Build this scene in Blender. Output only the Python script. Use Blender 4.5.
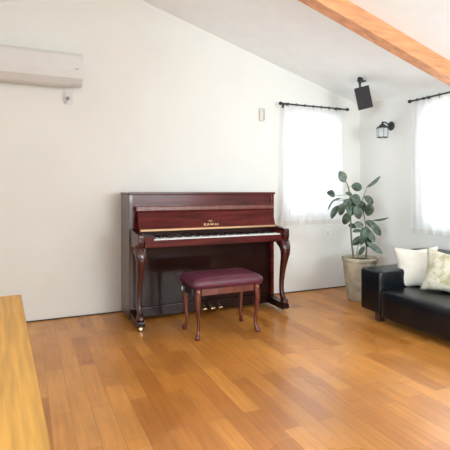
import bpy, bmesh, math, random
from mathutils import Vector, Matrix, noise
random.seed(7)
sc = bpy.context.scene
COL = sc.collection
for o in list(bpy.data.objects):
    bpy.data.objects.remove(o)

# ---------------------------------------------------------------- camera
CAM_Z = 1.19
YAW = math.radians(24.2)
cd = bpy.data.cameras.new('camera')
cam = bpy.data.objects.new('camera', cd); COL.objects.link(cam)
cam.location = (0, 0, CAM_Z)
cam.rotation_euler = (math.radians(90), 0, -YAW)
cd.sensor_width = 36; cd.sensor_fit = 'HORIZONTAL'
cd.lens = 438 / 450 * 36
cd.shift_y = -35 / 450
cd.clip_start = 0.02
sc.camera = cam

# ---------------------------------------------------------------- world, lights, exposure
sc.view_settings.view_transform = 'Standard'
sc.view_settings.look = 'None'
sc.view_settings.gamma = 1
sc.view_settings.exposure = 0.09
sc.view_settings.use_curve_mapping = False
w = bpy.data.worlds.new('overcast_sky'); sc.world = w; w.use_nodes = True
bg = w.node_tree.nodes['Background']
bg.inputs[0].default_value = (0.86, 0.93, 1.0, 1)
bg.inputs[1].default_value = 1.0

def area(name, loc, rot, sx, sy, power, color):
    l = bpy.data.lights.new(name, 'AREA'); l.shape = 'RECTANGLE'; l.size = sx; l.size_y = sy
    l.energy = power; l.color = color
    o = bpy.data.objects.new(name, l); COL.objects.link(o)
    o.location = loc; o.rotation_euler = rot
    return o
R90 = math.radians(90)
# area lights outside each window opening; rear and left ones are added fill
area('daylight_back_window', (3.05, 4.62, 1.5), (-R90, 0, 0), 0.9, 1.3, 14, (0.84, 0.94, 1.0))
area('daylight_side_window', (4.1, 2.65, 1.5), (0, R90, 0), 1.3, 1.4, 44, (0.84, 0.94, 1.0))
area('added_fill_rear', (2.5, -2.15, 1.55), (R90, 0, 0), 2.2, 1.3, 175, (0.88, 0.97, 1.0))
area('added_fill_left', (-2.5, -0.55, 1.35), (0, -R90, 0), 1.3, 2.0, 285, (0.70, 0.87, 1.0))

# ---------------------------------------------------------------- materials
def srgb(r, g, b):
    f = lambda c: (c/255/12.92) if c/255 <= 0.04045 else ((c/255+0.055)/1.055)**2.4
    return (f(r), f(g), f(b), 1)

def mat(name, col, rough=0.5, metal=0.0, coat=0.0, var=0.06, scale=8, bump=0.0, bscale=60, stretch=(1,1,1), spec=0.5, detail=3):
    m = bpy.data.materials.new(name); m.use_nodes = True
    nt = m.node_tree; p = nt.nodes['Principled BSDF']
    p.inputs['Roughness'].default_value = rough
    p.inputs['Metallic'].default_value = metal
    p.inputs['Coat Weight'].default_value = coat
    p.inputs['Coat Roughness'].default_value = 0.06
    p.inputs['Specular IOR Level'].default_value = spec
    tc = nt.nodes.new('ShaderNodeTexCoord'); mp = nt.nodes.new('ShaderNodeMapping')
    mp.inputs['Scale'].default_value = stretch
    nt.links.new(tc.outputs['Object'], mp.inputs[0])
    n = nt.nodes.new('ShaderNodeTexNoise'); n.inputs['Scale'].default_value = scale; n.inputs['Detail'].default_value = detail
    nt.links.new(mp.outputs[0], n.inputs['Vector'])
    r = nt.nodes.new('ShaderNodeValToRGB')
    a = tuple(max(0, c*(1-var*2)) for c in col[:3]) + (1,)
    b = tuple(min(1, c*(1+var*2)) for c in col[:3]) + (1,)
    r.color_ramp.elements[0].position = 0.3; r.color_ramp.elements[1].position = 0.7
    r.color_ramp.elements[0].color = a; r.color_ramp.elements[1].color = b
    nt.links.new(n.outputs['Fac'], r.inputs[0]); nt.links.new(r.outputs[0], p.inputs['Base Color'])
    if bump:
        n2 = nt.nodes.new('ShaderNodeTexNoise'); n2.inputs['Scale'].default_value = bscale; n2.inputs['Detail'].default_value = 4
        nt.links.new(mp.outputs[0], n2.inputs['Vector'])
        bm_ = nt.nodes.new('ShaderNodeBump'); bm_.inputs['Strength'].default_value = bump; bm_.inputs['Distance'].default_value = 0.01
        nt.links.new(n2.outputs['Fac'], bm_.inputs['Height']); nt.links.new(bm_.outputs[0], p.inputs['Normal'])
    return m

M = {}
M['wall'] = mat('wallpaper_cream', (0.80, 0.782, 0.738, 1), 0.85, var=0.012, scale=1.5, bump=0.05, bscale=120, spec=0.2)
M['ceiling'] = mat('ceiling_white', (0.92, 0.92, 0.90, 1), 0.9, var=0.01, bump=0.05, bscale=90, spec=0.2)
M['trim'] = mat('trim_white', (0.72, 0.69, 0.64, 1), 0.5, var=0.02)
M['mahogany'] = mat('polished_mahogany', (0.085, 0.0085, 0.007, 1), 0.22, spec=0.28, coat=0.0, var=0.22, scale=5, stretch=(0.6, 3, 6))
M['mahogany_shaded'] = mat('polished_shaded_mahogany', (0.020, 0.0065, 0.005, 1), 0.13, coat=0.0, spec=0.2, var=0.06, scale=5, stretch=(0.6, 3, 6))  # darker copy of the mahogany; shade under the keybed put into the colour
M['mahogany_wall_reflection'] = mat('mahogany_wall_reflection', (0.055, 0.018, 0.014, 1), 0.3, coat=0.5, var=0.15, scale=5, stretch=(3, 3, 0.6))  # greyer brown puts the wall's reflection into the left side panel's colour
M['mahogany_leg'] = mat('turned_mahogany', (0.048, 0.009, 0.007, 1), 0.25, coat=0.2, var=0.2, scale=5, stretch=(3, 3, 0.8))
M['stoolwood'] = mat('stool_mahogany', (0.13, 0.022, 0.012, 1), 0.28, coat=0.5, var=0.2, scale=7, stretch=(3, 3, 0.7))
M['seat'] = mat('burgundy_vinyl', (0.100, 0.015, 0.034, 1), 0.38, var=0.1, bump=0.15, bscale=90)
M['copper'] = mat('brass_hinge', (0.50, 0.31, 0.17, 1), 0.45, metal=0.8, var=0.05)
M['brass'] = mat('brass', (0.88, 0.68, 0.38, 1), 0.25, metal=1, var=0.05)
M['gold'] = mat('gold_inlay', (0.75, 0.58, 0.30, 1), 0.35, metal=0.7, var=0.03)
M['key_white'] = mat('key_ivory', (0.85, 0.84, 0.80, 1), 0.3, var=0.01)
M['key_black'] = mat('key_black', (0.012, 0.012, 0.012, 1), 0.3, var=0.05)
M['felt'] = mat('red_felt', (0.25, 0.02, 0.03, 1), 0.9, var=0.1)
M['leather'] = mat('black_leather', (0.004, 0.006, 0.009, 1), 0.29, var=0.2, scale=6, bump=0.16, bscale=28, spec=0.40)
M['sofaleg'] = mat('sofa_leg_wood', (0.05, 0.022, 0.012, 1), 0.4, var=0.2)
M['tablewood'] = mat('light_oak', srgb(200, 146, 66), 0.5, var=0.10, scale=4, stretch=(14, 0.8, 1))
M['black'] = mat('black_metal', (0.018, 0.018, 0.02, 1), 0.45, var=0.1)
M['grille'] = mat('speaker_grille', (0.020, 0.016, 0.018, 1), 0.7, var=0.1, bump=0.3, bscale=300)
M['plastic'] = mat('white_plastic', (0.70, 0.68, 0.66, 1), 0.45, var=0.01)
M['plastic_beige'] = mat('beige_plastic', (0.66, 0.63, 0.56, 1), 0.5, var=0.02)
M['grey'] = mat('grey_plastic', (0.25, 0.25, 0.24, 1), 0.5, var=0.03)
M['rafter'] = mat('rafter_wood', srgb(214, 150, 105), 0.55, var=0.12, scale=5, stretch=(0.7, 6, 6))
M['pot'] = mat('weathered_clay', srgb(176, 164, 140), 0.85, var=0.14, scale=9, bump=0.9, bscale=22)
M['soil'] = mat('soil', (0.035, 0.022, 0.014, 1), 0.95, var=0.3, scale=40, bump=0.8, bscale=60)
M['bark'] = mat('bark', srgb(120, 115, 88), 0.8, var=0.2, scale=30, bump=0.4)
M['leaf'] = mat('rubber_leaf', (0.038, 0.066, 0.038, 1), 0.35, var=0.42, scale=24)
M['leaf2'] = mat('rubber_leaf_pale', (0.105, 0.14, 0.10, 1), 0.4, var=0.3, scale=24)
M['cream'] = mat('cream_linen', srgb(228, 221, 207), 0.9, var=0.03, bump=0.25, bscale=140, spec=0.2)

def floor_mat():
    m = bpy.data.materials.new('oak_plank_floor'); m.use_nodes = True
    nt = m.node_tree; L = nt.links.new; p = nt.nodes['Principled BSDF']
    tc = nt.nodes.new('ShaderNodeTexCoord')
    mp = nt.nodes.new('ShaderNodeMapping'); mp.inputs['Rotation'].default_value = (0, 0, math.radians(90))
    L(tc.outputs['Object'], mp.inputs[0])
    def brick(c1, c2, sq, bw=0.62, bh=0.105):
        b = nt.nodes.new('ShaderNodeTexBrick')
        b.offset = 0.37; b.offset_frequency = 2; b.squash = sq; b.squash_frequency = 3
        b.inputs['Scale'].default_value = 1
        b.inputs['Brick Width'].default_value = bw; b.inputs['Row Height'].default_value = bh
        b.inputs['Mortar Size'].default_value = 0.0011; b.inputs['Mortar Smooth'].default_value = 0.3
        b.inputs['Bias'].default_value = 0.0
        b.inputs['Color1'].default_value = c1; b.inputs['Color2'].default_value = c2
        b.inputs['Mortar'].default_value = (0.30, 0.120, 0.030, 1)
        L(mp.outputs[0], b.inputs['Vector']); return b
    b = brick((0.70, 0.300, 0.062, 1), (0.52, 0.190, 0.034, 1), 1.0)
    g = nt.nodes.new('ShaderNodeMapping'); g.inputs['Scale'].default_value = (22, 1.3, 1)
    L(tc.outputs['Object'], g.inputs[0])
    n = nt.nodes.new('ShaderNodeTexNoise'); n.inputs['Scale'].default_value = 2.2; n.inputs['Detail'].default_value = 5
    L(g.outputs[0], n.inputs['Vector'])
    r = nt.nodes.new('ShaderNodeMapRange'); r.inputs['From Min'].default_value = 0.3; r.inputs['From Max'].default_value = 0.7
    r.inputs['To Min'].default_value = 0.86; r.inputs['To Max'].default_value = 1.10
    L(n.outputs['Fac'], r.inputs['Value'])
    n3 = nt.nodes.new('ShaderNodeTexNoise'); n3.inputs['Scale'].default_value = 1.1; n3.inputs['Detail'].default_value = 2
    L(tc.outputs['Object'], n3.inputs['Vector'])
    mx = nt.nodes.new('ShaderNodeMix'); mx.data_type = 'RGBA'; mx.blend_type = 'MULTIPLY'; mx.inputs['Factor'].default_value = 1
    L(b.outputs['Color'], mx.inputs['A']); L(r.outputs[0], mx.inputs['B'])
    # a few darker boards, row by row, and broad tonal drift
    b2 = brick((1, 1, 1, 1), (0.55, 0.42, 0.34, 1), 1.0); b2.inputs['Mortar'].default_value = (1, 1, 1, 1); b2.inputs['Bias'].default_value = -0.72
    n4 = nt.nodes.new('ShaderNodeTexNoise'); n4.inputs['Scale'].default_value = 1.7; n4.inputs['Detail'].default_value = 3
    L(tc.outputs['Object'], n4.inputs['Vector'])
    r4 = nt.nodes.new('ShaderNodeMapRange'); r4.inputs['From Min'].default_value = 0.35; r4.inputs['From Max'].default_value = 0.65
    r4.inputs['To Min'].default_value = 0.86; r4.inputs['To Max'].default_value = 1.1; L(n4.outputs['Fac'], r4.inputs['Value'])
    m2 = nt.nodes.new('ShaderNodeMix'); m2.data_type = 'RGBA'; m2.blend_type = 'MULTIPLY'; m2.inputs['Factor'].default_value = 0.8
    L(mx.outputs['Result'], m2.inputs['A']); L(b2.outputs['Color'], m2.inputs['B'])
    m3 = nt.nodes.new('ShaderNodeMix'); m3.data_type = 'RGBA'; m3.blend_type = 'MULTIPLY'; m3.inputs['Factor'].default_value = 1
    L(m2.outputs['Result'], m3.inputs['A']); L(r4.outputs[0], m3.inputs['B'])
    L(m3.outputs['Result'], p.inputs['Base Color'])
    rr = nt.nodes.new('ShaderNodeMapRange'); rr.inputs['To Min'].default_value = 0.20; rr.inputs['To Max'].default_value = 0.36
    L(n3.outputs['Fac'], rr.inputs['Value']); L(rr.outputs[0], p.inputs['Roughness'])
    bp = nt.nodes.new('ShaderNodeBump'); bp.inputs['Strength'].default_value = 0.25; bp.inputs['Distance'].default_value = 0.002
    L(b.outputs['Fac'], bp.inputs['Height']); bp.invert = True; L(bp.outputs[0], p.inputs['Normal'])
    p.inputs['Specular IOR Level'].default_value = 0.6
    return m
M['floor'] = floor_mat()

def sheer_mat(name, transp, tint):
    m = bpy.data.materials.new(name); m.use_nodes = True
    nt = m.node_tree; nt.nodes.clear(); L = nt.links.new
    out = nt.nodes.new('ShaderNodeOutputMaterial')
    tr = nt.nodes.new('ShaderNodeBsdfTransparent'); tl = nt.nodes.new('ShaderNodeBsdfTranslucent'); df = nt.nodes.new('ShaderNodeBsdfDiffuse')
    tl.inputs[0].default_value = tint; df.inputs[0].default_value = tint
    a = nt.nodes.new('ShaderNodeMixShader'); a.inputs[0].default_value = 0.4
    b = nt.nodes.new('ShaderNodeMixShader')
    tc = nt.nodes.new('ShaderNodeTexCoord'); n = nt.nodes.new('ShaderNodeTexNoise'); n.inputs['Scale'].default_value = 9
    mr = nt.nodes.new('ShaderNodeMapRange'); mr.inputs['To Min'].default_value = 1-transp-0.06; mr.inputs['To Max'].default_value = 1-transp+0.06
    L(tc.outputs['Object'], n.inputs['Vector']); L(n.outputs['Fac'], mr.inputs['Value']); L(mr.outputs[0], b.inputs[0])
    L(tl.outputs[0], a.inputs[1]); L(df.outputs[0], a.inputs[2])
    L(tr.outputs[0], b.inputs[1]); L(a.outputs[0], b.inputs[2]); L(b.outputs[0], out.inputs[0])
    return m
M['sheer'] = sheer_mat('sheer_voile', 0.12, (0.92, 0.92, 0.92, 1))
M['hem'] = sheer_mat('sheer_hem', 0.22, (0.93, 0.91, 0.86, 1))

def glass_mat(name, gl):
    m = bpy.data.materials.new(name); m.use_nodes = True
    nt = m.node_tree; nt.nodes.clear(); L = nt.links.new
    out = nt.nodes.new('ShaderNodeOutputMaterial')
    tr = nt.nodes.new('ShaderNodeBsdfTransparent'); g = nt.nodes.new('ShaderNodeBsdfGlossy'); g.inputs['Roughness'].default_value = 0.02
    lw = nt.nodes.new('ShaderNodeLayerWeight'); lw.inputs[0].default_value = gl
    mx = nt.nodes.new('ShaderNodeMixShader')
    L(lw.outputs['Fresnel'], mx.inputs[0]); L(tr.outputs[0], mx.inputs[1]); L(g.outputs[0], mx.inputs[2]); L(mx.outputs[0], out.inputs[0])
    return m
M['glass'] = glass_mat('window_glass', 0.2)
M['lampglass'] = sheer_mat('frosted_lamp_glass', 0.15, (0.95, 0.97, 0.99, 1))

def lace_mat():
    m = bpy.data.materials.new('patterned_cushion_fabric'); m.use_nodes = True
    nt = m.node_tree; L = nt.links.new; p = nt.nodes['Principled BSDF']; p.inputs['Roughness'].default_value = 0.9
    tc = nt.nodes.new('ShaderNodeTexCoord')
    v = nt.nodes.new('ShaderNodeTexVoronoi'); v.inputs['Scale'].default_value = 44; v.feature = 'DISTANCE_TO_EDGE'
    n = nt.nodes.new('ShaderNodeTexNoise'); n.inputs['Scale'].default_value = 11; n.inputs['Detail'].default_value = 3
    L(tc.outputs['Object'], v.inputs['Vector']); L(tc.outputs['Object'], n.inputs['Vector'])
    r = nt.nodes.new('ShaderNodeValToRGB'); e = r.color_ramp.elements
    e[0].position = 0.36; e[0].color = srgb(182, 176, 142); e[1].position = 0.62; e[1].color = srgb(226, 221, 204)
    x = e.new(0.48); x.color = srgb(212, 206, 184)
    r2 = nt.nodes.new('ShaderNodeValToRGB'); e = r2.color_ramp.elements
    e[0].position = 0.03; e[0].color = srgb(190, 180, 148); e[1].position = 0.12; e[1].color = (1, 1, 1, 1)
    L(n.outputs['Fac'], r.inputs[0]); L(v.outputs['Distance'], r2.inputs[0])
    mx = nt.nodes.new('ShaderNodeMix'); mx.data_type = 'RGBA'; mx.blend_type = 'MULTIPLY'; mx.inputs['Factor'].default_value = 0.35
    L(r.outputs[0], mx.inputs['A']); L(r2.outputs[0], mx.inputs['B']); L(mx.outputs['Result'], p.inputs['Base Color'])
    b = nt.nodes.new('ShaderNodeBump'); b.inputs['Strength'].default_value = 0.5; b.inputs['Distance'].default_value = 0.01
    L(n.outputs['Fac'], b.inputs['Height']); L(b.outputs[0], p.inputs['Normal'])
    return m
M['lace'] = lace_mat()

# ---------------------------------------------------------------- helpers
def link(name, bm, material, parent=None, smooth=False, bevel=0, seg=2):
    if bevel:
        bmesh.ops.bevel(bm, geom=bm.edges[:], offset=bevel, segments=seg, affect='EDGES', clamp_overlap=True, profile=0.6)
    bmesh.ops.recalc_face_normals(bm, faces=bm.faces[:])
    me = bpy.data.meshes.new(name); bm.to_mesh(me); bm.free()
    me.materials.append(material)
    if smooth:
        for p in me.polygons: p.use_smooth = True
    o = bpy.data.objects.new(name, me); COL.objects.link(o)
    if parent: o.parent = parent
    return o

def box(bm, x0, x1, y0, y1, z0, z1, mtx=None):
    vs = [bm.verts.new((x, y, z)) for x in (x0, x1) for y in (y0, y1) for z in (z0, z1)]
    for f in ((0,1,3,2), (4,6,7,5), (0,4,5,1), (2,3,7,6), (0,2,6,4), (1,5,7,3)):
        bm.faces.new([vs[i] for i in f])
    if mtx:
        for v in vs: v.co = mtx @ v.co
    return vs

def B(name, m, parent, *ext, bevel=0.003, seg=2, mtx=None, smooth=False):
    bm = bmesh.new(); box(bm, *ext, mtx=mtx)
    return link(name, bm, M[m], parent, bevel=bevel, seg=seg, smooth=smooth)

def prism(bm, pts, axis, a, b):
    """pts: 2-D outline; axis 'y' -> pts are (x,z); 'x' -> pts are (y,z)"""
    def mk(p, d): return (p[0], d, p[1]) if axis == 'y' else (d, p[0], p[1])
    A = [bm.verts.new(mk(p, a)) for p in pts]; C = [bm.verts.new(mk(p, b)) for p in pts]
    bm.faces.new(A); bm.faces.new(C)
    n = len(pts)
    for i in range(n): bm.faces.new((A[i], A[(i+1) % n], C[(i+1) % n], C[i]))

def loft(bm, path, radii, n=10, square=0.0, ref=Vector((1, 0, 0)), flat=None):
    """tube through path with a radius at each point; square>0 pushes the section towards a square; flat: (sx) per point"""
    rings = []
    P = [Vector(p) for p in path]
    for i, p in enumerate(P):
        t = (P[min(i+1, len(P)-1)] - P[max(i-1, 0)]).normalized()
        u = (ref - t*ref.dot(t))
        if u.length < 1e-4: u = Vector((0, 1, 0)) - t*t.y
        u.normalize(); v = t.cross(u)
        r = radii[i]; fx = flat[i] if flat else 1
        ring = []
        for k in range(n):
            a = 2*math.pi*(k+0.5)/n; c, s = math.cos(a), math.sin(a)
            q = max(abs(c), abs(s)); sc_ = (1-square) + square/q
            ring.append(bm.verts.new(p + u*c*r*sc_*fx + v*s*r*sc_))
        rings.append(ring)
    for a, b in zip(rings, rings[1:]):
        for k in range(n): bm.faces.new((a[k], a[(k+1) % n], b[(k+1) % n], b[k]))
    bm.faces.new(rings[0]); bm.faces.new(rings[-1])

def smooth_path(pts, k=5):
    """Catmull-Rom through tuples of any length"""
    out = []
    for i in range(len(pts)-1):
        p0, p1, p2, p3 = pts[max(i-1, 0)], pts[i], pts[i+1], pts[min(i+2, len(pts)-1)]
        for j in range(k):
            t = j/k
            out.append(tuple(0.5*((2*b)+(-a+c)*t+(2*a-5*b+4*c-d)*t*t+(-a+3*b-3*c+d)*t**3) for a, b, c, d in zip(p0, p1, p2, p3)))
    out.append(tuple(pts[-1])); return out

def lathe(bm, prof, center=(0, 0, 0), n=32, axis='z', cap=True):
    rings = []
    for r, h in prof:
        ring = []
        for k in range(n):
            a = 2*math.pi*k/n
            if axis == 'z': c = (r*math.cos(a), r*math.sin(a), h)
            elif axis == 'x': c = (h, r*math.cos(a), r*math.sin(a))
            else: c = (r*math.cos(a), h, r*math.sin(a))
            ring.append(bm.verts.new(Vector(center)+Vector(c)))
        rings.append(ring)
    for a, b in zip(rings, rings[1:]):
        for k in range(n): bm.faces.new((a[k], a[(k+1) % n], b[(k+1) % n], b[k]))
    if cap: bm.faces.new(rings[0]); bm.faces.new(rings[-1])

def thing(name, label, cat, loc=(0, 0, 0), rz=0, group=None):
    o = bpy.data.objects.new(name, None); COL.objects.link(o); o.empty_display_size = 0.1
    o.location = loc; o.rotation_euler = (0, 0, rz); tag(o, label, cat, group); return o
def tag(o, label, cat, group=None):
    o['label'] = label; o['category'] = cat
    if group: o['group'] = group
    return o
def struct(o): o['kind'] = 'structure'; return o
def local(root, o_list=None):
    """children built in world coordinates: shift their meshes into the frame of the root"""
    bpy.context.view_layer.update()
    inv = root.matrix_world.inverted()
    for c in root.children:
        if c.type == 'MESH': c.data.transform(inv)

# ================================================================= SETTING
XL, XR, YB, YF, RIDGE, EAVE, S = -2.2, 3.80, 4.32, -1.8, 0.8, 2.25, 0.30
def ztop(x): return EAVE + S*((XR-x) if x > RIDGE else (x-XL))
TH = 0.12
bm = bmesh.new(); box(bm, XL-TH, XR+TH, YF-TH, YB+TH, -0.1, 0)
struct(link('floor', bm, M['floor']))

def gable(name, y0, y1, holes):
    bm = bmesh.new()
    xs = sorted({XL-TH, RIDGE, XR+TH} | {h[0] for h in holes} | {h[1] for h in holes})
    for a, b in zip(xs, xs[1:]):
        hs = [h for h in holes if h[0] <= a and h[1] >= b]
        top = [(b, ztop(b)), (a, ztop(a))]
        if hs:
            h = hs[0]
            prism(bm, [(a, 0), (b, 0), (b, h[2]), (a, h[2])], 'y', y0, y1)
            prism(bm, [(a, h[3]), (b, h[3])] + top, 'y', y0, y1)
        else:
            prism(bm, [(a, 0), (b, 0)] + top, 'y', y0, y1)
    return struct(link(name, bm, M['wall']))
W1 = (2.70, 3.40, 0.92, 2.06)          # back window x0,x1,z0,z1
W2 = (2.05, 3.28, 0.86, 2.04)          # side window y0,y1,z0,z1
W3 = (1.4, 3.6, 0.90, 2.10)            # unseen rear window, added to let fill light in
gable('wall_back', YB, YB+TH, [W1])
gable('wall_front', YF-TH, YF, [W3])
W4 = (-1.55, 0.45, 0.75, 2.0)            # unseen left window, added to brighten the right wall: y0,y1,z0,z1
bm = bmesh.new(); box(bm, XL-TH, XL, YF, W4[0], 0, EAVE); box(bm, XL-TH, XL, W4[1], YB, 0, EAVE)
box(bm, XL-TH, XL, W4[0], W4[1], 0, W4[2]); box(bm, XL-TH, XL, W4[0], W4[1], W4[3], EAVE); struct(link('wall_left', bm, M['wall']))
bm = bmesh.new()
box(bm, XR, XR+TH, YF, W2[0], 0, EAVE); box(bm, XR, XR+TH, W2[1], YB, 0, EAVE)
box(bm, XR, XR+TH, W2[0], W2[1], 0, W2[2]); box(bm, XR, XR+TH, W2[0], W2[1], W2[3], EAVE)
struct(link('wall_right', bm, M['wall']))
bm = bmesh.new()
for a, b in ((XL-TH, RIDGE), (RIDGE, XR+TH)):
    prism(bm, [(a, ztop(a)), (b, ztop(b)), (b, ztop(b)+0.1), (a, ztop(a)+0.1)], 'y', YF-TH, YB+TH)
struct(link('ceiling', bm, M['ceiling']))
# exposed rafters across the right-hand slope
n = 0
for y in (2.82, 1.2, -0.5):
    n += 1
    bm = bmesh.new(); d = 0.15
    prism(bm, [(RIDGE, ztop(RIDGE)-0.001), (XR, ztop(XR)-0.001), (XR, ztop(XR)-d), (RIDGE, ztop(RIDGE)-d)], 'y', y-0.055, y+0.055)
    struct(link('trim_%d' % n, bm, M['rafter']))
# baseboards
def bb(name, *e):
    struct(B(name, 'sofaleg', None, *e, bevel=0.002))
bb('baseboard_back', XL, XR, YB-0.010, YB, 0, 0.011)
bb('baseboard_right', XR-0.010, XR, YF, YB-0.010, 0, 0.011)
bb('baseboard_left', XL, XL+0.010, YF, YB-0.010, 0, 0.011)
bb('baseboard_front', XL+0.01, XR-0.01, YF, YF+0.010, 0, 0.011)
# windows
def window(name, axis, a0, a1, z0, z1, d0, d1, mull=1):
    root = struct(bpy.data.objects.new(name, None)); COL.objects.link(root)
    bm = bmesh.new(); f = 0.04
    def bx(p0, p1, q0, q1):
        if axis == 'y': box(bm, p0, p1, d0, d1, q0, q1)
        else: box(bm, d0, d1, p0, p1, q0, q1)
    bx(a0, a1, z0, z0+f); bx(a0, a1, z1-f, z1); bx(a0, a0+f, z0+f, z1-f); bx(a1-f, a1, z0+f, z1-f)
    for k in range(mull):
        c = a0 + (a1-a0)*(k+1)/(mull+1); bx(c-0.02, c+0.02, z0+f, z1-f)
    link('window_frame', bm, M['plastic'], root)
    bm = bmesh.new(); c = (d0+d1)/2
    if axis == 'y': box(bm, a0+f, a1-f, c-0.003, c+0.003, z0+f, z1-f)
    else: box(bm, c-0.003, c+0.003, a0+f, a1-f, z0+f, z1-f)
    link('window_pane', bm, M['glass'], root)
window('window_1', 'y', *W1, YB+0.06, YB+0.10)
window('window_2', 'x', *W2, XR+0.06, XR+0.10)
window('added_window_rear', 'y', *W3, YF-0.10, YF-0.06, 2)
window('added_window_left', 'x', *W4, XL-0.10, XL-0.06, 2)

# ================================================================= PIANO
PX0, PX1, PYF, PYB, PH = 0.822, 2.317, 3.92, 4.285, 1.168
pn = thing('upright_piano', 'polished dark red mahogany upright piano with open keyboard against the cream wall', 'piano', ((PX0+PX1)/2, 4.1, 0))
sp = 0.035
for a in (PX0, PX1-sp):
    B('side_panel', 'mahogany_wall_reflection' if a == PX0 else 'mahogany', pn, a, a+sp, PYF, PYB, 0.03, PH-0.022, bevel=0.004)
B('top_lid', 'mahogany', pn, PX0-0.008, PX1+0.008, PYF-0.014, PYB, PH-0.022, PH, bevel=0.006)
B('back_board', 'mahogany_shaded', pn, PX0+sp, PX1-sp, PYB-0.04, PYB-0.005, 0.03, PH-0.022, bevel=0)
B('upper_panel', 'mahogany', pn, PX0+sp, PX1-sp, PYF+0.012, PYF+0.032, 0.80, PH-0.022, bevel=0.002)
B('lower_panel', 'mahogany_shaded', pn, PX0+sp, PX1-sp, PYF+0.035, PYF+0.055, 0.125, 0.70, bevel=0.002)
# bottom rail standing slightly proud of the lower panel
B('bottom_rail', 'mahogany_shaded', pn, PX0+sp, PX1-sp, PYF+0.012, PYF+0.06, 0.03, 0.122, bevel=0.004)
B('key_bed', 'mahogany_shaded', pn, PX0+sp+0.002, PX1-sp-0.002, 3.655, PYF+0.03, 0.690, 0.722, bevel=0.003)
B('key_slip', 'mahogany', pn, PX0+0.075, PX1-0.075, 3.640, 3.655, 0.700, 0.760, bevel=0.004)
# arms: side cheek pieces with rounded noses
AX = [(PX0+0.010, PX0+0.062), (PX1-0.062, PX1-0.010)]
for a, b in AX:
    bm = bmesh.new()
    prism(bm, [(PYF-0.001, 0.690), (3.655, 0.690), (3.622, 0.712), (3.612, 0.745), (3.612, 0.800), (3.622, 0.817), (3.70, 0.824), (PYF-0.001, 0.842)], 'x', a, b)
    link('arm', bm, M['mahogany_leg'], pn, bevel=0.005)
KX0, KX1 = 0.985, 2.235
for a, b in ((PX0+0.064, KX0-0.003), (KX1+0.003, PX1-0.064)):
    B('key_block', 'mahogany', pn, a, b, 3.658, 3.80, 0.724, 0.790, bevel=0.006)
kb = B('keyboard', 'felt', pn, KX0, KX1, 3.668, 3.86, 0.724, 0.742, bevel=0)
kw = (KX1-KX0)/52
bm = bmesh.new(); box(bm, 0.0006, kw-0.0006, 0, 0.15, 0, 0.026)
wk = link('white_key', bm, M['key_white'], kb, bevel=0.0012)
bm = bmesh.new(); box(bm, -0.0055, 0.0055, 0, 0.095, 0, 0.012)
bk = link('black_key', bm, M['key_black'], kb, bevel=0.0015)
def cp(o, parent):
    c = o.copy(); COL.objects.link(c); c.parent = parent; return c
nb = 0
bpy.context.view_layer.update()
keys = []
for i in range(52):
    k = wk if i == 0 else cp(wk, kb)
    k.location = (KX0+i*kw, 3.664, 0.743)
    keys.append(k)
    if i % 7 in (0, 2, 3, 5, 6) and i < 51:      # A, C, D, F, G
        k = bk if nb == 0 else cp(bk, kb); nb += 1
        k.location = (KX0+(i+1)*kw, 3.719, 0.770); keys.append(k)
# fallboard, open and leaning back
fb0, fb1 = Vector((0, 3.800, 0.822)), Vector((0, 3.880, 1.010))
bm = bmesh.new(); FX0, FX1 = 0.886, 2.268
prism(bm, [(fb0.y, fb0.z), (fb1.y, fb1.z), (fb1.y+0.016, fb1.z), (fb0.y+0.02, fb0.z)], 'x', FX0, FX1)
fb = link('fallboard', bm, M['mahogany'], pn, bevel=0.002)
B('hinge_strip', 'copper', fb, FX0+0.01, FX1-0.01, 3.789, 3.799, 0.825, 0.842, bevel=0.002)
B('music_ledge', 'stoolwood', pn, FX0-0.012, FX1+0.010, 3.858, PYF+0.010, 1.000, 1.042, bevel=0.006)
B('key_well', 'mahogany_shaded', pn, PX0+0.065, PX1-0.065, 3.822, PYF+0.010, 0.744, 0.821, bevel=0)
fa = math.atan2(fb1.z-fb0.z, fb1.y-fb0.y)
def on_board(o, x, s):
    p = fb0.lerp(fb1, s); o.location = (x, p.y-0.0006, p.z); o.rotation_euler = (fa, 0, 0)
tcu = bpy.data.curves.new('lettering', 'FONT'); tcu.body = 'KAWAI'; tcu.size = 0.031; tcu.align_x = 'CENTER'; tcu.extrude = 0.0008
tcu.space_character = 1.30; tcu.offset = 0.0008; tcu.resolution_u = 3
tmp = bpy.data.objects.new('lettering', tcu); COL.objects.link(tmp)
bpy.context.view_layer.update()
tme = bpy.data.meshes.new_from_object(tmp); bpy.data.objects.remove(tmp)
tme.materials.clear(); tme.materials.append(M['gold'])
for v in tme.vertices: v.co.x *= 1.25
tx = bpy.data.objects.new('lettering', tme); COL.objects.link(tx); tx.parent = fb; tx['label'] = 'gold maker name lettering'
on_board(tx, 1.575, 0.19)
bm = bmesh.new()
for k in range(-3, 4):                                        # small crest of rays with arc
    a = math.radians(90+k*22); r0, r1 = 0.004, 0.014
    loft(bm, [(r0*math.cos(a), r0*math.sin(a), 0), (r1*math.cos(a)*1.5, r1*math.sin(a), 0)], [0.0009, 0.0013], 6)
loft(bm, [(0.026*math.cos(math.radians(t)), 0.018*math.sin(math.radians(t)), 0) for t in range(15, 166, 10)], [0.0009]*16, 6, ref=Vector((0, 0, 1)))
em = link('emblem', bm, M['gold'], fb); on_board(em, 1.575, 0.36)
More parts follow.
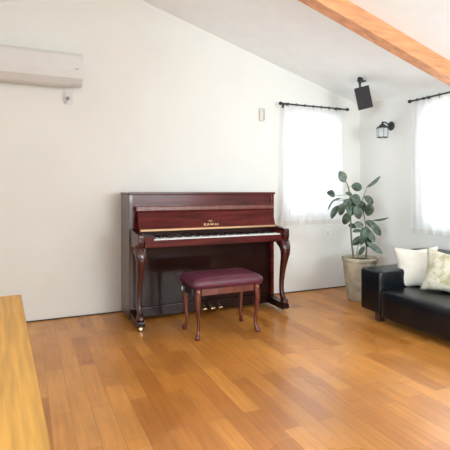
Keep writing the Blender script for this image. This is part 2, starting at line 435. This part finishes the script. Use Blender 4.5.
# toe blocks, legs, casters
for s, cx in ((-1, PX0+0.040), (1, PX1-0.040)):
    bm = bmesh.new()
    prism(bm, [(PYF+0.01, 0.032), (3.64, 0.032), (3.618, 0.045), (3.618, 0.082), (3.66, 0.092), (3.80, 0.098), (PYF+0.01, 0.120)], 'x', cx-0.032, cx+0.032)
    link('toe', bm, M['mahogany_shaded'], pn, bevel=0.005)
    path = smooth_path([(cx, 3.690, 0.690, 0.050), (cx, 3.655, 0.655, 0.046), (cx, 3.640, 0.600, 0.040), (cx, 3.655, 0.520, 0.031), (cx, 3.688, 0.40, 0.024),
                        (cx, 3.708, 0.28, 0.020), (cx, 3.705, 0.19, 0.020), (cx, 3.680, 0.135, 0.024), (cx, 3.658, 0.105, 0.033), (cx, 3.652, 0.086, 0.028)], 5)
    bm = bmesh.new(); loft(bm, [p[:3] for p in path], [p[3] for p in path], 12, square=0.55)
    lg = link('leg', bm, M['mahogany_leg'], pn, smooth=True)
    # scroll brackets at the knee
    bm = bmesh.new(); pp = smooth_path([(cx, 3.690, 0.665, 0.022), (cx, 3.74, 0.655, 0.018), (cx, 3.79, 0.672, 0.013), (cx, 3.815, 0.689, 0.010)], 4)
    loft(bm, [p[:3] for p in pp], [p[3] for p in pp], 10, square=0.4); link('bracket', bm, M['mahogany_leg'], lg, smooth=True)
    bm = bmesh.new(); lathe(bm, [(0.004, -0.010), (0.016, -0.009), (0.016, 0.009), (0.004, 0.010)], (cx, 3.655, 0.016), 16, 'x')
    box(bm, cx-0.014, cx+0.014, 3.645, 3.665, 0.020, 0.032)
    link('caster', bm, M['brass'], lg)['label'] = 'brass caster wheel'
# pedals
B('pedal_plate', 'mahogany_shaded', pn, 1.475, 1.695, PYF+0.006, PYF+0.0115, 0.085, 0.121, bevel=0.001)
for px in (1.505, 1.585, 1.665):
    bm = bmesh.new()
    pp = smooth_path([(px, PYF+0.004, 0.118, 0.009), (px, PYF-0.03, 0.112, 0.011), (px, PYF-0.075, 0.084, 0.018), (px, PYF-0.125, 0.072, 0.016)], 4)
    loft(bm, [p[:3] for p in pp], [p[3] for p in pp], 12, flat=[1.4]*len(pp))
    for v in bm.verts: v.co.z = 0.090 + (v.co.z-0.090)*0.8
    link('pedal', bm, M['brass'], pn, smooth=True)['label'] = 'brass pedal'
local(pn)
bpy.context.view_layer.update()
# nested children were also authored in world coordinates: the parents' meshes were re-centred, so shift the sub-parts too
off = Vector(pn.location)
for c in pn.children:
    for g in c.children:
        if g.type == 'MESH' and g.name.split('.')[0] in ('bracket', 'caster', 'hinge_strip'): g.data.transform(Matrix.Translation(-off))
        else: g.location = Vector(g.location) - off

# ================================================================= STOOL
st = thing('piano_stool', 'mahogany piano stool with buttoned burgundy padded seat in front of the piano', 'stool', (1.49, 3.402, 0))
SX, SY = 0.312, 0.190
def seat_cushion():
    bm = bmesh.new(); NX, NY = 36, 24
    btn = [(i*0.13, j*0.085) for i in (-1.5, -0.5, 0.5, 1.5) for j in (-0.5, 0.5)] + [(i*0.13, 0) for i in (-1, 0, 1)]
    top, bot = [], []
    for j in range(NY+1):
        for i in range(NX+1):
            u, v = i/NX*2-1, j/NY*2-1
            # pillow profile with rounded corners
            e = (abs(u)**6 + abs(v)**6)**(1/6)
            k = 1.0
            px, py = u*SX, v*SY
            m = max(abs(u), abs(v))
            if m > 0: 
                f = m/((abs(u)**14+abs(v)**14)**(1/14)); px *= f; py *= f
            edge = max(0, 1-m**7)
            z = 0.462 + 0.030*edge**0.5 + 0.010*(1-u*u)*(1-v*v)
            for bx_, by_ in btn:
                d = math.hypot(px-bx_, py-by_); z -= 0.008*math.exp(-(d/0.014)**2)
            top.append(bm.verts.new((px, py, z))); bot.append(bm.verts.new((px*0.985, py*0.975, 0.408)))
    w_ = NX+1
    for j in range(NY):
        for i in range(NX):
            q = [j*w_+i, j*w_+i+1, (j+1)*w_+i+1, (j+1)*w_+i]
            bm.faces.new([top[k] for k in q]); bm.faces.new([bot[k] for k in reversed(q)])
    ring = [i for i in range(w_)] + [j*w_+NX for j in range(1, NY+1)] + [NY*w_+i for i in range(NX-1, -1, -1)] + [j*w_ for j in range(NY-1, 0, -1)]
    mids = [bm.verts.new((top[k].co.x*1.015, top[k].co.y*1.02, 0.432)) for k in ring]
    for a in range(len(ring)):
        b = (a+1) % len(ring)
        bm.faces.new((top[ring[a]], top[ring[b]], mids[b], mids[a])); bm.faces.new((mids[a], mids[b], bot[ring[b]], bot[ring[a]]))
    s = link('seat', bm, M['seat'], st, smooth=True)
    for bx_, by_ in btn:
        bm = bmesh.new(); bmesh.ops.create_uvsphere(bm, u_segments=10, v_segments=6, radius=0.007)
        for v in bm.verts: v.co.z *= 0.5
        o = link('button', bm, M['seat'], s, smooth=True)
        o.location = (bx_, by_, 0.462+0.030+0.010*(1-(bx_/SX)**2)*(1-(by_/SY)**2)-0.006)
seat_cushion()
for s in (-1, 1):
    B('apron', 'stoolwood', st, -0.235, 0.235, s*0.148-0.009, s*0.148+0.009, 0.348, 0.407, bevel=0.003)['label'] = 'long front or back rail'
    B('apron', 'stoolwood', st, s*0.262-0.009, s*0.262+0.009, -0.125, 0.125, 0.348, 0.407, bevel=0.003)
for sx in (-1, 1):
    for sy in (-1, 1):
        bx_, by_ = sx*0.262, sy*0.148
        pp = smooth_path([(bx_, by_, 0.407, 0.023), (bx_, by_, 0.355, 0.024), (bx_+sx*0.005, by_+sy*0.005, 0.30, 0.021), (bx_, by_, 0.20, 0.014),
                          (bx_-sx*0.008, by_-sy*0.008, 0.10, 0.012), (bx_-sx*0.002, by_-sy*0.002, 0.045, 0.013), (bx_+sx*0.008, by_+sy*0.008, 0.020, 0.019), (bx_+sx*0.010, by_+sy*0.010, 0.0, 0.015)], 5)
        bm = bmesh.new(); loft(bm, [p[:3] for p in pp], [p[3] for p in pp], 12, square=0.5)
        l = link('leg', bm, M['stoolwood'], st, smooth=True)
        if sy < 0:
            bm = bmesh.new(); lathe(bm, [(0.001, -0.0015), (0.006, -0.001), (0.007, 0.002)], (bx_+0.002*sx, by_-0.0275, 0.385), 12, 'y')
            link('screw_cap', bm, M['brass'], l)
# height knob on the left end
bm = bmesh.new(); lathe(bm, [(0.008, 0.012), (0.008, -0.012), (0.024, -0.014), (0.027, -0.026), (0.022, -0.036), (0.002, -0.038)], (-0.312, -0.02, 0.392), 18, 'x')
prism(bm, [(-0.125, 0.345), (0.125, 0.345), (0.125, 0.407), (-0.125, 0.407)], 'x', -0.304, -0.272)
link('height_knob', bm, M['black'], st, smooth=False)['label'] = 'round black height knob'
bm = bmesh.new(); lathe(bm, [(0.002, -0.0015), (0.016, -0.001), (0.018, 0.002)], (-0.3515, -0.02, 0.392), 14, 'x')
link('knob_cap', bm, M['plastic'], st)

# ================================================================= SOFA
sf = thing('leather_sofa', 'low black leather sofa under the side window beside the potted plant', 'sofa', (3.30, 2.2, 0))
FX = 2.870
Y1, Y0 = 3.260, 1.10
def cushion_box(name, m, parent, x0, x1, y0, y1, z0, z1, r, puff=0.0, nx=10, ny=18, nz=6):
    bm = bmesh.new(); vs = {}
    cx, cy, cz = (x0+x1)/2, (y0+y1)/2, (z0+z1)/2; hx, hy, hz = (x1-x0)/2, (y1-y0)/2, (z1-z0)/2
    def g(i, n): return -math.cos(math.pi*i/n)
    def vert(i, j, k):
        if (i, j, k) in vs: return vs[(i, j, k)]
        u, v, w_ = g(i, nx), g(j, ny), g(k, nz)
        p = Vector((u*hx, v*hy, w_*hz)); q = Vector((max(-hx+r, min(hx-r, p.x)), max(-hy+r, min(hy-r, p.y)), max(-hz+r, min(hz-r, p.z))))
        d = p-q
        if d.length > 0: d.normalize(); p = q + d*r
        nrm = Vector((u if abs(u) > 0.99 else 0, v if abs(v) > 0.99 else 0, w_ if abs(w_) > 0.99 else 0))
        p += Vector((nrm.x*puff*(1-v*v)*(1-w_*w_), nrm.y*puff*(1-u*u)*(1-w_*w_), nrm.z*puff*(1-u*u)*(1-v**4)))
        p += Vector((0.0, 0.0, 1))*0.0025*noise.noise(Vector((p.x*9+cx, p.y*9+cy, p.z*9)))*nrm.z
        vs[(i, j, k)] = bm.verts.new((p.x+cx, p.y+cy, p.z+cz)); return vs[(i, j, k)]
    for j in range(ny):
        for k in range(nz):
            for i in (0, nx): bm.faces.new((vert(i, j, k), vert(i, j+1, k), vert(i, j+1, k+1), vert(i, j, k+1)))
    for i in range(nx):
        for k in range(nz):
            for j in (0, ny): bm.faces.new((vert(i, j, k), vert(i+1, j, k), vert(i+1, j, k+1), vert(i, j, k+1)))
        for j in range(ny):
            for k in (0, nz): bm.faces.new((vert(i, j, k), vert(i+1, j, k), vert(i+1, j+1, k), vert(i, j+1, k)))
    return link(name, bm, M[m], parent, smooth=True)
cushion_box('armrest', 'leather', sf, FX, 3.70, 3.005, Y1, 0.075, 0.458, 0.022, 0.008)
cushion_box('armrest', 'leather', sf, FX, 3.70, Y0, Y0+0.24, 0.075, 0.458, 0.022, 0.008)
cushion_box('backrest', 'leather', sf, 3.46, 3.72, Y0+0.10, Y1-0.03, 0.20, 0.610, 0.035, 0.010)
cushion_box('seat', 'leather', sf, FX-0.004, 3.47, Y0+0.242, 3.003, 0.050, 0.300, 0.030, 0.012)
for (lx, ly) in ((FX+0.05, 3.06), (FX+0.05, Y0+0.12), (3.60, 3.12), (3.60, Y0+0.12)):
    B('leg', 'sofaleg', sf, lx-0.03, lx+0.03, ly-0.03, ly+0.03, 0, 0.085, bevel=0.004)
local(sf)

# cushions on the sofa
def pillow(name, m, label, base, ang, lean, size, thick, tilt=0, sag=0.0, nn=22):
    bm = bmesh.new(); T, Bt = [], []
    for j in range(nn+1):
        for i in range(nn+1):
            u, v = i/nn*2-1, j/nn*2-1
            pin = 1-0.17*(1-abs(u)**1.5)*abs(v)**2; pin2 = 1-0.17*(1-abs(v)**1.5)*abs(u)**2
            x, z = u*pin2*size/2, v*pin*size/2
            h = thick/2*((1-abs(u)**2.4)*(1-abs(v)**2.4))**0.5
            h += 0.006*noise.noise(Vector((x*14, z*14, size*20)))*min(1, (1-max(abs(u), abs(v)))*6)
            T.append(bm.verts.new((x, -h, z))); Bt.append(bm.verts.new((x, h, z)) if 0 < i < nn and 0 < j < nn else T[-1])
    w_ = nn+1
    for j in range(nn):
        for i in range(nn):
            q = [j*w_+i, j*w_+i+1, (j+1)*w_+i+1, (j+1)*w_+i]
            bm.faces.new([T[k] for k in q]); 
            f = [Bt[k] for k in reversed(q)]
            if len({v for v in f}) == 4 and set(f) != {T[k] for k in q}: bm.faces.new(f)
    o = link(name, bm, M[m], None, smooth=True); tag(o, label, 'cushion')
    o.matrix_world = Matrix.Translation(base) @ Matrix.Rotation(ang, 4, 'Z') @ Matrix.Rotation(-lean, 4, 'X') @ Matrix.Rotation(tilt, 4, 'Y')
    bm = bmesh.new(); ed = []
    for i in range(nn): ed.append(T[i] if False else None)
    return o
pillow('cushion', 'cream', 'plain cream cushion leaning in the corner of the black sofa', (3.285, 2.975, 0.470), math.radians(-47), math.radians(14), 0.395, 0.15, math.radians(-4))
pillow('cushion', 'lace', 'mottled beige and olive cushion in front of the plain cream cushion', (3.285, 2.655, 0.480), math.radians(-62), math.radians(20), 0.385, 0.16, math.radians(5))

# ================================================================= PLANT
def at(u, v, y):
    a = (u-225)/438; c, s = math.cos(YAW), math.sin(YAW)
    t = y/(c-s*a); return Vector((t*(s+c*a), y, CAM_Z-(v-190)/438*t))
PC = Vector((3.285, 3.74, 0))
pot = thing('plant_pot', 'tall tapered weathered grey-brown clay pot in the room corner', 'pot', PC)
bm = bmesh.new()
prof = [(0.10, 0.0), (0.130, 0.004), (0.137, 0.03), (0.160, 0.24), (0.176, 0.40), (0.180, 0.425), (0.190, 0.43), (0.191, 0.458), (0.184, 0.464), (0.172, 0.460), (0.168, 0.42), (0.166, 0.40)]
lathe(bm, prof, (0, 0, 0), 48)
for v in bm.verts:
    a = math.atan2(v.co.y, v.co.x)
    if 0.02 < v.co.z < 0.42 and v.co.xy.length > 0.12:
        k = 1+0.012*math.sin(a*7+v.co.z*9); v.co.x *= k; v.co.y *= k
body = link('pot_body', bm, M['pot'], pot, smooth=True)
bm = bmesh.new(); lathe(bm, [(0.160, 0.405), (0.163, 0.425), (0.10, 0.436), (0.01, 0.440)], (0, 0, 0), 32)
link('soil', bm, M['soil'], pot)

plant = thing('rubber_plant', 'leafy rubber plant growing in the tall clay pot', 'plant', PC + Vector((0, 0, 0.438)))
def stem(pts, r0, r1):
    bm = bmesh.new(); P = smooth_path([tuple(p) for p in pts], 5); n = len(P)
    loft(bm, P, [r0+(r1-r0)*i/(n-1) for i in range(n)], 8); return link('stem', bm, M['bark'], plant, smooth=True)
S1 = [at(354, 261, 3.72), at(351.5, 240, 3.72), at(350.5, 215, 3.73), at(350, 196, 3.73), at(347.5, 185, 3.72), at(344, 178, 3.71)]
S2 = [at(366, 262, 3.74), at(366.5, 245, 3.74), at(366, 228, 3.75), at(364, 215, 3.76), at(362, 203, 3.76), at(366, 190, 3.75)]
S3 = [at(358, 262, 3.66), at(357, 252, 3.65), at(359, 240, 3.63)]
stem(S1, 0.011, 0.005); stem(S2, 0.010, 0.004); stem(S3, 0.006, 0.003)
stems = [S1, S2, S3]
def nearest(p):
    best = None
    for S_ in stems:
        for a, b in zip(S_, S_[1:]):
            for k in range(6):
                q = a.lerp(b, k/5)
                d = (q-p).length + (0.15 if q.z > p.z+0.03 else 0)
                if best is None or d < best[0]: best = (d, q)
    return best[1]
def leaf(u, v, y, length, width, ang, yaw=0.0, mname='leaf'):
    """centre at pixel u,v at depth y; ang: direction of the tip, degrees clockwise from image right; yaw: turn of the blade about its own length"""
    c = at(u, v, y); a = math.radians(ang)
    right = Vector((math.cos(YAW), -math.sin(YAW), 0)); up = Vector((0, 0, 1)); fwd = Vector((math.sin(YAW), math.cos(YAW), 0))
    d = (right*math.cos(a) - up*math.sin(a) - fwd*0.25*random.uniform(-1, 1.4)).normalized()
    n0 = (fwd*-1 + up*0.45); n0 = (n0 - d*n0.dot(d)).normalized()
    side = d.cross(n0).normalized()
    yw = math.radians(yaw)
    n_ = n0*math.cos(yw) + side*math.sin(yw); s_ = d.cross(n_).normalized()
    bm = bmesh.new(); NL, NW = 12, 6; g = []
    for i in range(NL+1):
        t = i/NL; w_ = (math.sin(math.pi*t**0.9)**0.62)*width/2 if 0 < t < 1 else 0.0008
        row = []
        for j in range(NW+1):
            q = j/NW*2-1
            p = c + d*(t-0.5)*length + s_*q*w_ + n_*(abs(q)*w_*0.28 - 0.16*length*(t-0.4)**2*1.2)
            row.append(p)
        g.append(row)
    up_ = [[bm.verts.new(p) for p in r] for r in g]; dn = [[bm.verts.new(p - n_*0.0012) for p in r] for r in g]
    for i in range(NL):
        for j in range(NW):
            bm.faces.new((up_[i][j], up_[i+1][j], up_[i+1][j+1], up_[i][j+1])); bm.faces.new((dn[i][j], dn[i][j+1], dn[i+1][j+1], dn[i+1][j]))
    for i in range(NL):
        for j in (0, NW): bm.faces.new((up_[i][j], up_[i+1][j], dn[i+1][j], dn[i][j]))
    o = link('leaf', bm, M[mname], plant, smooth=True)
    # pale midrib and stalk
    base = c - d*0.5*length - n_*0.16*length*0.16*1.2
    q = nearest(base); mid = base.lerp(q, 0.5) - Vector((0, 0, 0.006))
    bm = bmesh.new(); P = smooth_path([tuple(q), tuple(mid), tuple(base)], 4); loft(bm, P, [0.0026]*len(P), 6)
    link('leaf_stalk', bm, M['leaf2'], o, smooth=True)
L_ = [ # u, v, y, length px, width px, angle, yaw, kind
 (342, 176.5, 3.71, 12, 9.5, -105, 5, 2), (357, 187, 3.70, 12, 9, 10, 20, 1), (331, 194, 3.70, 9.5, 8.5, 200, 10, 1),
 (356, 200, 3.66, 13, 11.5, 25, 0, 1), (347, 204, 3.66, 12, 8, 118, 5, 1), (334.5, 212, 3.72, 15, 6.5, 118, 25, 1),
 (341.5, 209.5, 3.67, 13, 7, 100, 10, 1), (357.5, 212, 3.65, 15, 9.5, 75, 5, 1), (346.5, 218.5, 3.66, 14, 8, 112, 10, 1),
 (369, 200, 3.70, 12, 7, 42, 10, 1), (369, 210, 3.68, 13, 9, 95, 5, 1), (374, 182, 3.74, 20, 4.5, -36, 45, 2),
 (381, 219.5, 3.72, 17, 3, -8, 60, 2), (330.5, 205, 3.73, 13, 3, 125, 50, 2), (376, 229, 3.66, 19, 7, 50, 20, 2),
 (359, 225, 3.65, 11, 7, 15, 10, 2), (365, 233, 3.62, 13, 10, 120, 0, 1), (357, 231, 3.64, 10, 5, 175, 20, 1),
 (371, 236, 3.64, 15, 7, 62, 10, 2), (358, 241, 3.60, 15, 8, 150, 10, 1), (375, 248, 3.60, 19, 6, 38, 15, 2),
 (361.5, 251, 3.58, 11, 4.5, 120, 15, 1), (353, 226, 3.72, 9, 5, 10, 20, 1), (336, 200, 3.75, 10, 4, 160, 40, 2),
 (368, 242, 3.68, 12, 7, 75, 10, 1), (362, 240, 3.70, 11, 6, 100, 0, 1), (352, 203, 3.70, 10, 7, 60, 0, 1), (349, 210, 3.64, 12, 6.5, 80, 0, 1),
 (351, 210, 3.78, 13, 8, 80, 0, 1), (362, 206, 3.78, 12, 8, 60, 0, 1), (349, 194, 3.74, 8, 5, 200, 10, 2), (371, 224, 3.76, 12, 7, 30, 10, 1)]
for (u, v, y, l, w_, a, yw, kd) in L_:
    s = at(u, v, y).y/ (math.cos(YAW)-math.sin(YAW)*(u-225)/438)/438
    leaf(u, v, y, l*s, w_*s, a, yw, 'leaf' if kd == 1 else 'leaf2')
local(plant)
for c in plant.children:
    for g in c.children: g.data.transform(Matrix.Translation(-Vector(plant.location)))

# ================================================================= TABLE at the left
tb = thing('wooden_table', 'plain light oak table top cut off by the left edge', 'table', (-0.03, 2.27, 0), math.radians(2.9))
B('table_top', 'tablewood', tb, -0.95, 0, -1.55, 0, 0.665, 0.70, bevel=0.004)
for lx in (-0.90, -0.12):
    for ly in (-1.48, -0.12):
        B('leg', 'tablewood', tb, lx, lx+0.055, ly, ly+0.055, 0, 0.665, bevel=0.003)
B('apron', 'tablewood', tb, -0.85, -0.12, -0.105, -0.085, 0.60, 0.665, bevel=0.002)
B('apron', 'tablewood', tb, -0.85, -0.12, -1.47, -1.45, 0.60, 0.665, bevel=0.002)

# ================================================================= CURTAINS
def rod(label, p0, p1, wall_dir, brackets):
    t = thing('curtain_rod', label, 'curtain rod', p0)
    p0, p1 = Vector(p0), Vector(p1); d = (p1-p0).normalized()
    bm = bmesh.new(); loft(bm, [(0, 0, 0), tuple(p1-p0)], [0.0085, 0.0085], 12, ref=Vector((0, 0, 1))); link('pole', bm, M['black'], t, smooth=True)
    for e, s in ((Vector((0, 0, 0)), -1), (p1-p0, 1)):
        bm = bmesh.new(); pts = [e+d*s*k for k in (-0.002, 0.004, 0.008, 0.02, 0.034, 0.044, 0.05)]
        loft(bm, [tuple(p) for p in pts], [0.010, 0.014, 0.011, 0.019, 0.019, 0.012, 0.003], 12, ref=Vector((0, 0, 1))); link('finial', bm, M['black'], t, smooth=True)
    for b in brackets:
        q = (p1-p0)*b; bm = bmesh.new(); wd = Vector(wall_dir)
        loft(bm, [tuple(q-Vector((0, 0, 0.010))), tuple(q+wd*0.5-Vector((0, 0, 0.012))), tuple(q+wd*0.985-Vector((0, 0, 0.012)))], [0.006]*3, 8, ref=Vector((0, 0, 1)))
        loft(bm, [tuple(q-d*0.008), tuple(q+d*0.008)], [0.0125, 0.0125], 12, ref=Vector((0, 0, 1)))
        c = q+wd*0.985-Vector((0, 0, 0.012)); loft(bm, [tuple(c-wd*0.06), tuple(c)], [0.024, 0.024], 14, ref=Vector((0, 0, 1)))
        link('bracket', bm, M['black'], t, smooth=False)
    return t
RZ = 2.165
rod('short black curtain rod above the back window beside the plant', (2.615, 4.235, RZ), (3.505, 4.235, RZ), (0, YB-4.235, 0), (0.07, 0.90))
rod('longer black curtain rod over the side window above the sofa', (3.715, 3.43, 2.135), (3.715, 1.90, 2.135), (XR-3.715, 0, 0), (0.10, 0.90))

def curtain(label, p0, d, length, zt, zb, nfold, amp, rings, seed, slant=0.0):
    """hanging sheer along direction d from p0"""
    rnd = random.Random(seed); ph = [rnd.uniform(-0.6, 0.6) for _ in range(nfold+2)]
    d = Vector(d); nrm = Vector((-d.y, d.x, 0))
    t = thing('sheer_curtain', label, 'curtain', (p0[0], p0[1], zb))
    NU, NV = nfold*10, 26
    def P(i, j, z0, z1, off=0):
        s = i/NU; z = z0+(z1-z0)*j
        q = (z-zb)/(zt-zb)
        k = s*nfold; kk = int(k); f = k-kk
        w_ = math.sin(2*math.pi*k + ph[min(kk, nfold)]*(1-f)*1.2 + ph[min(kk+1, nfold)]*f*1.2)
        a = amp*(0.55+0.45*(1-q)) * (0.75+0.5*noise.noise(Vector((k*0.7, seed, q*1.5))))
        x = (s-0.5)*(1+slant*(1-q))+0.5 + 0.004*math.sin(9*q+ph[min(kk, nfold)]*5)
        return d*(x*length) + nrm*(w_*a+off) + Vector((0, 0, z-zb))
    def sheet(name, z0, z1, nv, m, parent, off=0):
        bm = bmesh.new(); G = [[bm.verts.new(P(i, j/nv, z0, z1, off)) for i in range(NU+1)] for j in range(nv+1)]
        for j in range(nv):
            for i in range(NU): bm.faces.new((G[j][i], G[j][i+1], G[j+1][i+1], G[j+1][i]))
        return link(name, bm, M[m], parent, smooth=True)
    sheet('panel', zb+0.05, zt, NV, 'sheer', t)
    sheet('hem', zb, zb+0.05, 3, 'hem', t)
    sheet('heading', zt-0.05, zt-0.002, 3, 'hem', t, 0.002)
    for k in range(rings):
        c = d*(length*(k+0.5)/rings) + Vector((0, 0, zt-zb+0.018))
        bm = bmesh.new(); r = 0.0155
        loft(bm, [tuple(c+nrm*r*math.cos(a)+Vector((0, 0, 1))*r*math.sin(a)) for a in [2*math.pi*i/16 for i in range(17)]], [0.0026]*17, 6, ref=d)
        loft(bm, [tuple(c-Vector((0, 0, r))), tuple(c-Vector((0, 0, r+0.02)))], [0.003, 0.002], 6)
        link('curtain_ring', bm, M['black'], t)
    return t
curtain('narrow sheer white curtain over the back window beside the plant', (2.63, 4.235), (1, 0, 0), 0.80, RZ-0.018, 0.79, 8, 0.028, 7, 3, 0.10)
curtain('wide sheer white curtain over the side window above the sofa', (3.715, 3.425), (0, -1, 0), 1.48, 2.135-0.018, 0.735, 14, 0.028, 11, 11, 0.02)

# ================================================================= SPEAKER hung from the sloping ceiling
SPK = at(363.5, 98, 3.72)
spk = thing('ceiling_speaker', 'black box speaker hanging tilted from a ceiling bracket', 'speaker', SPK)
rot = Matrix.Rotation(-math.radians(40), 4, 'Z') @ Matrix.Rotation(math.radians(9), 4, 'X') @ Matrix.Rotation(math.radians(-11.5), 4, 'Y')
hw, hh, hd = 0.076, 0.118, 0.075
o = B('cabinet', 'black', spk, -hw, hw, -hd, hd, -hh, hh, bevel=0.005, mtx=rot)
bm = bmesh.new(); box(bm, -hw+0.005, hw-0.005, -hd-0.006, -hd-0.0005, -hh+0.006, hh-0.006, mtx=rot); link('grille', bm, M['grille'], spk, bevel=0.001)
topc = rot @ Vector((-0.012, 0.0, hh))
cz = ztop(SPK.x-0.02) - SPK.z
bm = bmesh.new()
loft(bm, [tuple(topc-Vector((0, 0, 0.004))), tuple(topc+Vector((-0.004, 0, 0.05)))], [0.013, 0.011], 10)
loft(bm, [tuple(topc+Vector((-0.004, 0, 0.011))), (topc.x-0.004, topc.y, cz-0.03)], [0.0075, 0.0075], 10)
bmesh.ops.create_uvsphere(bm, u_segments=12, v_segments=8, radius=0.017, matrix=Matrix.Translation(topc+Vector((-0.004, 0, 0.048))))
link('bracket_arm', bm, M['black'], spk)
bm = bmesh.new(); box(bm, topc.x-0.02, topc.x+0.06, topc.y-0.028, topc.y+0.028, cz-0.034, cz-0.024)
prism(bm, [(topc.x-0.02, cz-0.026), (topc.x+0.02, cz-0.026), (topc.x+0.02, ztop(SPK.x+topc.x+0.02)-SPK.z), (topc.x-0.02, ztop(SPK.x+topc.x-0.02)-SPK.z)], 'y', topc.y-0.02, topc.y+0.02)
link('mounting_plate', bm, M['black'], spk)

# ================================================================= WALL LANTERN on the right wall
ln = thing('wall_lantern', 'black lantern-style wall lamp with white glass beside the side window', 'wall lamp', (XR, 3.80, 1.915))
bm = bmesh.new(); lathe(bm, [(0.050, 0.0), (0.052, -0.008), (0.045, -0.016), (0.026, -0.024), (0.018, -0.034), (0.003, -0.036)], (0, 0, 0.008), 28, 'x'); link('wall_plate', bm, M['black'], ln, smooth=True)
bm = bmesh.new()
pp = smooth_path([(-0.02, 0, 0.01, 0.010), (-0.055, 0, 0.030, 0.008), (-0.10, 0, 0.046, 0.008), (-0.135, 0, 0.034, 0.010)], 5)
loft(bm, [p[:3] for p in pp], [p[3] for p in pp], 10, ref=Vector((0, 1, 0))); link('arm', bm, M['black'], ln, smooth=True)
cx = -0.135; r1, r2 = 0.050, 0.062; zt, zb = -0.022, -0.128
bm = bmesh.new(); lathe(bm, [(0.006, 0.052), (0.010, 0.040), (0.006, 0.034), (0.024, 0.018), (0.072, zt+0.003), (0.072, zt-0.003), (0.035, zt-0.003)], (cx, 0, 0), 6); link('lamp_cap', bm, M['black'], ln)
bm = bmesh.new()
for k in range(6):
    a = 2*math.pi*k/6
    loft(bm, [(cx+r2*math.cos(a), r2*math.sin(a), zt-0.002), (cx+(r2-0.004)*math.cos(a), (r2-0.004)*math.sin(a), zb)], [0.0024, 0.0024], 6)
lathe(bm, [(0.048, zb-0.004), (0.063, zb-0.004), (0.063, zb+0.003), (0.048, zb+0.003)], (cx, 0, 0), 6, cap=False)
link('lantern_cage', bm, M['black'], ln)
bm = bmesh.new(); lathe(bm, [(0.020, zb-0.001), (0.053, zb+0.004), (0.055, zt-0.003), (0.020, zt-0.003)], (cx, 0, 0), 6); link('lamp_glass', bm, M['lampglass'], ln)['label'] = 'white frosted glass'

# ================================================================= AIR CONDITIONER at the top left
ac = thing('air_conditioner', 'white wall-mounted air conditioner high on the wall at upper left', 'air conditioner', (0.05, YB, 2.135))
bm = bmesh.new()
outl = [(0, 0.02), (-0.07, 0.0), (-0.14, 0.012), (-0.195, 0.055), (-0.215, 0.12), (-0.215, 0.245), (-0.20, 0.272), (-0.17, 0.285), (0, 0.285)]
prism(bm, outl, 'x', -0.40, 0.40); link('body', bm, M['plastic'], ac, bevel=0.004)
bm = bmesh.new(); prism(bm, [(-0.082, -0.006), (-0.142, 0.006), (-0.198, 0.049), (-0.206, 0.052), (-0.150, -0.002), (-0.085, -0.013)], 'x', -0.36, 0.30); link('louver', bm, M['plastic'], ac)
bm = bmesh.new(); box(bm, 0.33, 0.36, -0.2165, -0.2145, 0.13, 0.137); link('indicator', bm, M['grey'], ac)
# outlet with plug under it
ol = thing('power_outlet', 'small white wall outlet with a plug just below the air conditioner', 'outlet', (0.345, YB, 2.045))
B('plate', 'plastic', ol, -0.035, 0.035, -0.008, 0, -0.058, 0.058, bevel=0.003)
B('plug', 'grey', ol, -0.020, 0.004, -0.034, -0.008, -0.022, 0.008, bevel=0.004)['label'] = 'grey plug'
bm = bmesh.new(); pp = smooth_path([(-0.008, -0.03, -0.02), (-0.02, -0.028, -0.05), (-0.045, -0.018, -0.03), (-0.05, -0.010, 0.04), (-0.035, -0.010, 0.078)], 5)
loft(bm, pp, [0.003]*len(pp), 6); link('cord', bm, M['plastic'], ol)
# small box left of the curtain rod
wb = thing('wall_box', 'tiny narrow beige box on the wall left of the back curtain', 'wall box', (2.385, YB, 2.035))
B('cover', 'plastic_beige', wb, -0.028, 0.028, -0.030, 0, -0.072, 0.072, bevel=0.004)
B('dark_edge', 'grey', wb, 0.018, 0.026, -0.0325, -0.0302, -0.062, 0.062, bevel=0.0008)['label'] = 'dark strip along the right edge'  # thin dark strip on the front of the cover
# white plate standing for a bright spot low on the back wall
lo = thing('power_outlet', 'white plate low on the wall between curtain and plant pot', 'outlet', (3.30, YB, 0.665))
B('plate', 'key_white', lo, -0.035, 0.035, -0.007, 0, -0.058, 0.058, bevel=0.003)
B('raised_centre', 'plastic', lo, -0.016, 0.016, -0.010, -0.0072, -0.03, 0.03, bevel=0.002)
